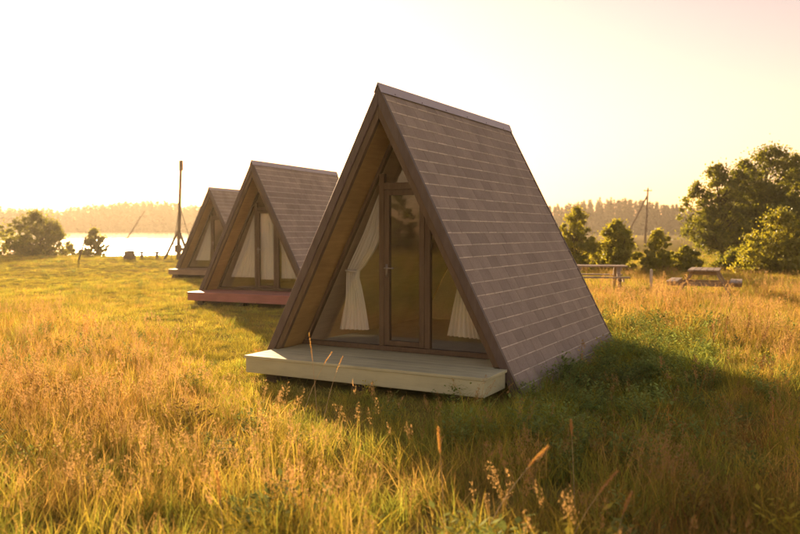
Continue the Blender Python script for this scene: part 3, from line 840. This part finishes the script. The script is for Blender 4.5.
# ------------------------------------------------------------------ grass
def tuft(name, nblade, lmin, lmax, width, spread, lean, rs, head=0, headlen=.1, seg=3, stiff=.5):
    n = nblade
    base = np.stack([rs.normal(0, spread, n), rs.normal(0, spread, n), np.full(n, -.03)], 1)
    L = rs.uniform(lmin, lmax, n); a = rs.uniform(0, 6.28, n); ln = np.abs(rs.normal(lean, lean * .5, n))
    w = width * rs.uniform(.6, 1.3, n); rnd = rs.uniform(0, 1, n)
    dirv = np.stack([np.cos(a), np.sin(a), np.zeros(n)], 1)
    fa = rs.uniform(0, 6.28, n); side = np.stack([np.cos(fa), np.sin(fa), np.zeros(n)], 1)
    V = []; H_ = []; F3 = []; F4 = []
    rows = []
    for k in range(seg + 1):
        t = k / seg
        P = base + dirv * (ln * L * t ** (1 + stiff * 1.6))[:, None]; P[:, 2] += L * t * (1 - .25 * ln * t)
        ww = (w * (1 - t) ** .6 * (.7 + .3 * (k > 0)))[:, None]
        rows.append((P - side * ww / 2, P + side * ww / 2, P, t))
    nv = 2 * seg + 1
    allV = np.zeros((n, nv, 3)); hv = np.zeros((n, nv, 3))
    for k in range(seg):
        allV[:, 2 * k] = rows[k][0]; allV[:, 2 * k + 1] = rows[k][1]; hv[:, 2 * k, 0] = hv[:, 2 * k + 1, 0] = rows[k][3]
    allV[:, -1] = rows[seg][2]; hv[:, -1, 0] = 1; hv[:, :, 1] = rnd[:, None]
    b = (np.arange(n) * nv)[:, None]
    quads = np.concatenate([b + np.array([[2 * k, 2 * k + 1, 2 * k + 3, 2 * k + 2]]) for k in range(seg - 1)]) if seg > 1 else np.zeros((0, 4), int)
    tris = b + np.array([[2 * seg - 2, 2 * seg - 1, 2 * seg]])
    V = allV.reshape(-1, 3); hvv = hv.reshape(-1, 3)
    loops = [quads.ravel(), tris.ravel()]; fn = [np.full(len(quads), 4), np.full(len(tris), 3)]
    if head:
        tip = rows[seg][2]; m_ = head
        hV = []; hh = []
        order = np.argsort(-L)[:max(1, int(n * .45))]
        for i in order:
            t = rs.uniform(0, 1, m_)
            axis_ = dirv[i] * ln[i] + np.array([0, 0, 1.]); axis_ /= np.linalg.norm(axis_)
            P = tip[i] - axis_ * (headlen * t)[:, None] + rs.normal(0, headlen * .07, (m_, 3)) * (0.35 + np.sin(t * 3.1))[:, None]
            d = rs.normal(0, .5, (m_, 3)) + axis_ * 1.1; d /= np.linalg.norm(d, axis=1)[:, None]
            o = np.cross(d, rs.normal(0, 1, (m_, 3))); o /= np.linalg.norm(o, axis=1)[:, None]
            s = (headlen * .075 * rs.uniform(.6, 1.3, m_))[:, None]
            hV.append(np.stack([P - o * s * .35, P + o * s * .35, P + d * s * 1.4], 1).reshape(-1, 3))
            hh.append(np.tile([1, rnd[i], 1.0], (m_ * 3, 1)))
        hV = np.concatenate(hV); ti = np.arange(len(hV)).reshape(-1, 3) + len(V)
        V = np.concatenate([V, hV]); hvv = np.concatenate([hvv] + hh)
        loops.append(ti.ravel()); fn.append(np.full(len(ti), 3))
    me = mesh_np(name, V, np.concatenate(fn), np.concatenate(loops), M_grass)
    at = me.attributes.new('hv', 'FLOAT_VECTOR', 'POINT'); at.data.foreach_set('vector', hvv.astype(np.float32).ravel())
    return me

def weed(name, rs, n=26, h=.22):
    """soft leafy plant: stems with many small leaves"""
    Vs = []; hv = []
    for i in range(n):
        a = rs.uniform(0, 6.28); L = h * rs.uniform(.5, 1.2); o = np.array([rs.normal(0, .07), rs.normal(0, .07), 0])
        for k in range(9):
            t = (k + rs.uniform(0, 1)) / 9
            P = o + np.array([math.cos(a) * L * .5 * t ** 1.4, math.sin(a) * L * .5 * t ** 1.4, L * t])
            b = rs.uniform(0, 6.28); d = np.array([math.cos(b), math.sin(b), rs.uniform(-.1, .7)]); s = np.array([-math.sin(b), math.cos(b), 0])
            l = rs.uniform(.025, .055); w = l * rs.uniform(.16, .3)
            Vs += [P, P + d * l * .5 + s * w, P + d * l, P + d * l * .5 - s * w]; r_ = rs.uniform(0, 1); hv += [(t * .5, r_, 0)] * 4
    idx = np.arange(len(Vs)).reshape(-1, 4)
    me = mesh_np(name, np.array(Vs), np.full(len(idx), 4), idx, M_grass)
    at = me.attributes.new('hv', 'FLOAT_VECTOR', 'POINT'); at.data.foreach_set('vector', np.array(hv, np.float32).ravel())
    return me

pc = bpy.data.collections.new('grass_prototypes')
rs = np.random.default_rng(3)
protos = []
for k in range(4): protos.append(tuft('p%02d' % len(protos), 46, .10, .30, .0065, .075, .55, rs))                      # 0-3 leafy grass
for k in range(3): protos.append(tuft('p%02d' % len(protos), 90, .05, .15, .006, .13, .75, rs, seg=2))                  # 4-6 short turf
for k in range(4): protos.append(tuft('p%02d' % len(protos), 15, .24, .48, .0038, .07, .26, rs, head=34, headlen=.11, stiff=.8))   # 7-10 tall seeding grass
for k in range(3): protos.append(tuft('p%02d' % len(protos), 38, .16, .34, .0055, .08, .5, rs))                        # 11-13 long blades
for k in range(2): protos.append(weed('p%02d' % len(protos), rs))                                                        # 14-15 leafy weeds
for k in range(2): protos.append(tuft('p%02d' % len(protos), 4, .38, .62, .006, .04, .16, rs, head=60, headlen=.22, stiff=.9))     # 16-17 rusty seed stalks
for i, me in enumerate(protos):
    o = bpy.data.objects.new('grass_proto_%02d' % i, me); pc.objects.link(o)

# points: density falls with distance while tufts grow, kept inside the view and clear of the cabins
def scatter():
    P = []; S = []
    bands = [(2.6, 7, 75, 1.0), (7, 12, 75, 1.0), (12, 20, 46, 1.15), (20, 34, 26, 1.4), (34, 60, 13, 1.9)]
    for y0, y1, den, sc in bands:
        hw = lambda y: y * .56 + 1.5
        area = (y1 - y0) * 2 * hw((y0 + y1) / 2); n = int(area * den)
        y = rng.uniform(y0, y1, n); x = rng.uniform(-1, 1, n) * hw(y1)
        k = np.abs(x) < hw(y); P.append(np.stack([x[k], y[k]], 1)); S.append(np.full(k.sum(), sc))
    x = rng.uniform(-34, 34, 60000); y = rng.uniform(-30, 34, 60000)      # the meadow goes on beside and behind the viewer
    k = (np.abs(x) > y * .56 + 1.5) & ((np.hypot(x, y) > 1.6)) & (rng.uniform(0, 1, 60000) < 14 * 68 * 64 / 60000)
    P.append(np.stack([x[k], y[k]], 1)); S.append(np.full(k.sum(), 1.5))
    k = (np.abs(x) < y * .56 + 1.5) & (y < 2.6) & (np.hypot(x, y) > 1.0)
    P.append(np.stack([x[k], y[k]], 1)); S.append(np.full(k.sum(), 1.2))
    return np.concatenate(P), np.concatenate(S)
P, S = scatter()
x, y = P[:, 0], P[:, 1]
keep = lake_mask(x, y) < .3
for C in (C1, C2, C3):
    c, s = math.cos(C.rotation_euler.z), math.sin(C.rotation_euler.z); dx, dy = x - C.location.x, y - C.location.y
    lx = c * dx + s * dy; ly = -s * dx + c * dy
    keep &= ~((np.abs(lx) < 1.70) & (ly > -.02) & (ly < D + .05)) & ~((lx > -1.5) & (lx < 1.6) & (ly > -.66) & (ly < .1))
x, y, S = x[keep], y[keep], S[keep]
z = gz(x, y)
u, v = to_px(x, np.maximum(y, 2.0), z)
outside = (y < 2.0) | (np.abs(x) > y * .62 + 2)
u = np.where(outside, -2000., u)
n = len(x)
def blob(cu, cv, su, sv): return np.exp(-((u - cu) / su) ** 2 - ((v - cv) / sv) ** 2)
nA = fbm(x, y, 1.5, 11); nB = fbm(x, y, 4.0, 12); nC = fbm(x, y, .7, 13)
# how short, how tall-and-dry, how green, how rusty each spot is
short = 1.5 * blob(275, 350, 85, 48) + .9 * blob(370, 400, 130, 22) + .5 * blob(200, 330, 120, 20) + 1.0 * blob(130, 272, 150, 13) + 1.0 * blob(240, 305, 70, 14) + .5 * blob(330, 420, 70, 25) + .7 * blob(20, 280, 60, 20) + .6 * blob(120, 302, 190, 24)
tall = 1.0 * blob(90, 385, 130, 65) + .9 * blob(170, 480, 230, 70) + 1.3 * blob(690, 305, 150, 26) + .8 * blob(760, 350, 70, 45) + .8 * blob(740, 480, 130, 70) + .5 * blob(80, 305, 130, 15) + .45 * blob(460, 470, 120, 60)
green = 1.5 * blob(600, 378, 100, 38) + 1.2 * blob(715, 330, 22, 35) + 1.0 * blob(530, 440, 150, 50) + .6 * blob(400, 410, 90, 30) + .25
rust = 1.0 * blob(725, 450, 95, 60) + .75 * blob(90, 370, 120, 55) + .45 * blob(690, 318, 120, 20)
weedy = 1.8 * blob(575, 374, 75, 34) + 1.0 * blob(655, 365, 65, 28) + .5 * blob(560, 430, 120, 40)
tall = tall + .25 * outside; green = green + .5 * outside
short = short + .15 * nA; tall = np.clip(tall + .35 * nB + .15 * nA, 0, 2); green = np.clip(green + .3 * nA + .2 * nC, .02, 2); rust = np.clip(rust + .3 * nC + .2 * np.clip(nB, 0, 1), 0, 1.5)
W = np.zeros((n, 6))   # leafy, turf, tall, long, weed, rusty
W[:, 0] = .55 + .5 * green
W[:, 1] = 5 * np.clip(short, 0, 2) + .2
W[:, 2] = .75 * tall * (1 - .6 * np.clip(green, 0, 1))
W[:, 3] = .45 + .9 * tall + .5 * green
W[:, 4] = 1.3 * weedy + .06 + .12 * np.clip(nA, 0, 1)
W[:, 5] = .10 * rust + .01
W[:, [2, 3, 5]] *= (1 - .93 * np.clip(short * 1.2, 0, 1))[:, None]
W = np.clip(W, 0, None); W /= W.sum(1)[:, None]
cs = np.cumsum(W, 1); pick = (rng.uniform(0, 1, n)[:, None] > cs).sum(1).clip(0, 5)
start = np.array([0, 4, 7, 11, 14, 16]); cnt = np.array([4, 3, 4, 3, 2, 2])
idx = start[pick] + rng.integers(0, 100, n) % cnt[pick]
# colours of the growing things
cg = np.array([.25, .32, .045]); cy = np.array([.56, .45, .05]); cs_ = np.array([.66, .42, .11]); cr = np.array([.60, .24, .07]); cdg = np.array([.28, .35, .09])
gw = 1.55 * green * np.array([1.2, 1.0, .25, .9, 1.8, .2])[pick] + rng.uniform(0, .75, n)
sw = (.25 + tall) * np.array([.5, .35, 1.5, .8, .05, .8])[pick] + rng.uniform(0, .35, n)
yw = .85 * np.array([1, 1.3, .5, .9, .3, .3])[pick] + .5 * np.clip(short, 0, 1) + rng.uniform(0, .3, n)
rw = 1.3 * rust * np.array([.45, .2, .6, .6, .05, 1.6])[pick] * rng.uniform(.3, 1.2, n)
tt = gw + sw + yw + rw
gcol = np.where((pick == 4)[:, None], cdg, cg)
tint = (gw[:, None] * gcol + sw[:, None] * cs_ + yw[:, None] * cy + rw[:, None] * cr) / tt[:, None]
ww = np.stack([gw, sw, yw, rw], 1) ** 1.15; ww /= ww.sum(1)[:, None]
dom = (rng.uniform(0, 1, n)[:, None] > np.cumsum(ww, 1)).sum(1).clip(0, 3)
pure = np.where((dom == 0)[:, None], gcol, np.stack([cg, cs_, cy, cr])[dom])
tint = .35 * tint + .65 * pure
tint *= (rng.uniform(.7, 1.3, n) * np.clip(1 + .28 * nA + .22 * fbm(x, y, .45, 14), .5, 1.5))[:, None]
scl = S ** .8 * rng.uniform(.65, 1.3, n) * np.clip(1 + .22 * nB, .7, 1.3) * (1 - .35 * np.clip(short, 0, 1))
far = sstep(14, 40, y)
scl *= 1 - .35 * far
me = bpy.data.meshes.new('meadow_grass'); me.vertices.add(n)
me.vertices.foreach_set('co', np.stack([x, y, z], 1).astype(np.float32).ravel())
def attr(nm, typ, prop, arr):
    a = me.attributes.new(nm, typ, 'POINT'); a.data.foreach_set(prop, np.ascontiguousarray(arr).ravel())
attr('idx', 'INT', 'value', idx.astype(np.int32))
rot = np.stack([rng.normal(0, .12, n), rng.normal(0, .12, n), rng.uniform(0, 6.283, n)], 1).astype(np.float32)
attr('rot', 'FLOAT_VECTOR', 'vector', rot)
# blades of far tufts are widened a little by scaling across more than up
sv = np.stack([scl, scl, scl * (1 - .35 * far)], 1).astype(np.float32)
attr('scl', 'FLOAT_VECTOR', 'vector', sv)
attr('tint', 'FLOAT_COLOR', 'color', np.concatenate([tint, np.ones((n, 1))], 1).astype(np.float32))
me.materials.append(M_grass)
grass = obj('meadow_grass', me); tag(grass, 'long golden and green meadow grass with seed heads', 'grass', kind='stuff')
ng = bpy.data.node_groups.new('scatter_grass', 'GeometryNodeTree')
ng.interface.new_socket('Geometry', in_out='INPUT', socket_type='NodeSocketGeometry'); ng.interface.new_socket('Geometry', in_out='OUTPUT', socket_type='NodeSocketGeometry')
gi = ng.nodes.new('NodeGroupInput'); go = ng.nodes.new('NodeGroupOutput')
iop = ng.nodes.new('GeometryNodeInstanceOnPoints'); ci = ng.nodes.new('GeometryNodeCollectionInfo')
ci.inputs['Collection'].default_value = pc; ci.inputs['Separate Children'].default_value = True; ci.inputs['Reset Children'].default_value = True
def named(nm, typ):
    q = ng.nodes.new('GeometryNodeInputNamedAttribute'); q.data_type = typ; q.inputs['Name'].default_value = nm; return q.outputs['Attribute']
e2r = ng.nodes.new('FunctionNodeEulerToRotation')
ng.links.new(named('rot', 'FLOAT_VECTOR'), e2r.inputs[0])
ng.links.new(gi.outputs[0], iop.inputs['Points']); ng.links.new(ci.outputs[0], iop.inputs['Instance'])
iop.inputs['Pick Instance'].default_value = True
ng.links.new(named('idx', 'INT'), iop.inputs['Instance Index']); ng.links.new(e2r.outputs[0], iop.inputs['Rotation']); ng.links.new(named('scl', 'FLOAT_VECTOR'), iop.inputs['Scale'])
ng.links.new(iop.outputs[0], go.inputs[0])
md = grass.modifiers.new('scatter', 'NODES'); md.node_group = ng
print('grass tufts', n)

# ------------------------------------------------------------------ single stalks that stand out of the grass
M_straw = wood('straw', (.55, .38, .18), (.72, .52, .27), rough=.6, scale=(20, 20, 20), rand=.12, spec=.2)
M_seed = leaf_mat('seed_head', (.45, .27, .12), (.66, .44, .22), trans=.45, seedscale=8)
M_dock = leaf_mat('dock_seed', (.10, .045, .02), (.22, .10, .045), trans=.3, seedscale=8)
def stalk(name, label, cat, group, tip, base, seed, mat_head, head_frac=.25, dense=260, thick=.011, whorls=0):
    rd = np.random.default_rng(seed)
    b = ground_at(*base); b.z = float(gz(b.x, b.y)); t = at_depth(tip[0], tip[1], b.y)
    root = empty(name, b); tag(root, label, cat, group)
    L = t - b; mid = L * .55 + Vector((-L.x * .22, .02, .04 * L.z))
    pts = []
    for k in range(9):
        q = k / 8; pts.append((mid * 2 * q * (1 - q)) + L * q * q)
    m = MB(); m.tube(pts, [.0026 * (1 - .6 * k / 8) for k in range(9)], 5); m.build('stem', M_straw, root, smooth=True)
    V = []
    for k in range(dense):
        q = 1 - head_frac * rd.uniform(0, 1)
        if whorls: q = 1 - head_frac * (int(rd.uniform(0, whorls)) + rd.normal(.5, .16)) / whorls
        q = min(q, 1.0)
        c = (mid * 2 * q * (1 - q)) + L * q * q; f = thick * (.35 + math.sin(math.pi * min(1, (1 - q) / head_frac + .08)) ** .6)
        d = Vector(rd.normal(0, 1, 3)).normalized(); ax = (L.normalized() + d * .55).normalized(); sd = ax.cross(d).normalized()
        p = c + d * f * rd.uniform(.2, 1); l = .009 * rd.uniform(.7, 1.5); w = .0025
        V += [p - ax * l * .4, p + sd * w, p + ax * l, p - sd * w]
    idx = np.arange(len(V)).reshape(-1, 4)
    obj('seed_head', mesh_np('seed_head', np.array([tuple(v) for v in V]), np.full(len(idx), 4), idx, mat_head), root)
    return root
gl = 'straw coloured grass stalks standing above the meadow'
for i, (t_, b_) in enumerate([((548, 447), (474, 562)), ((618, 471), (556, 580)), ((632, 492), (610, 575)), ((571, 420), (575, 520)), ((343, 356), (322, 432)), ((309, 333), (318, 436)), ((332, 352), (300, 428)), ((438, 428), (445, 545)), ((216, 470), (226, 580))]):
    stalk('grass_stalk', 'tall straw coloured grass stalk with a narrow seed head above the meadow', 'grass stalk', gl, t_, b_, 200 + i, M_seed, head_frac=.2 + .06 * (i % 3), thick=.005 if 4 <= i <= 6 else .009, dense=90 if 4 <= i <= 6 else 240)
gd = 'dark dock stalks beyond the cabin shadow'
for i, (t_, b_) in enumerate([((728, 316), (724, 352)), ((750, 313), (746, 350)), ((768, 327), (757, 362)), ((792, 335), (776, 370)), ((712, 325), (715, 352)), ((764, 356), (758, 380))]):
    stalk('dock_stalk', 'dark brown dock stalk with clustered seeds beyond the cabin shadow', 'dock', gd, t_, b_, 240 + i, M_dock, head_frac=.7, thick=.03, whorls=9, dense=330)

# ------------------------------------------------------------------ haze
mb = MB(); mb.box(-680, 690, -340, 700, -4.0, 34.0)
haze_m, nt, out = newmat('morning_haze')
pv = N(nt, 'VolumePrincipled'); pv.inputs['Color'].default_value = (1, .88, .70, 1); pv.inputs['Density'].default_value = .00042; pv.inputs['Anisotropy'].default_value = .55
pv.inputs['Density Attribute'].default_value = ''
nt.links.new(pv.outputs[0], out.inputs['Volume'])
haze = mb.build('haze', haze_m); tag(haze, 'thin golden morning haze over meadow and lake', 'haze', kind='stuff')

mist_m, nt, out = newmat('lake_mist')
pv = N(nt, 'VolumePrincipled'); pv.inputs['Color'].default_value = (1, .92, .78, 1); pv.inputs['Density'].default_value = .004; pv.inputs['Anisotropy'].default_value = .5
pv.inputs['Density Attribute'].default_value = ''
nt.links.new(pv.outputs[0], out.inputs['Volume'])
mb = MB()
mb.add([(-300, 100, -.85), (-28, 100, -.85), (-40, 305, -.85), (-300, 305, -.85), (-300, 150, .2), (-44, 150, -.1), (-46, 295, 1.3), (-300, 295, 1.7)],
       [(3, 2, 1, 0), (4, 5, 6, 7), (0, 1, 5, 4), (1, 2, 6, 5), (2, 3, 7, 6), (3, 0, 4, 7)])
mist = mb.build('mist', mist_m); tag(mist, 'low bright morning mist lying over the lake', 'mist', kind='stuff')
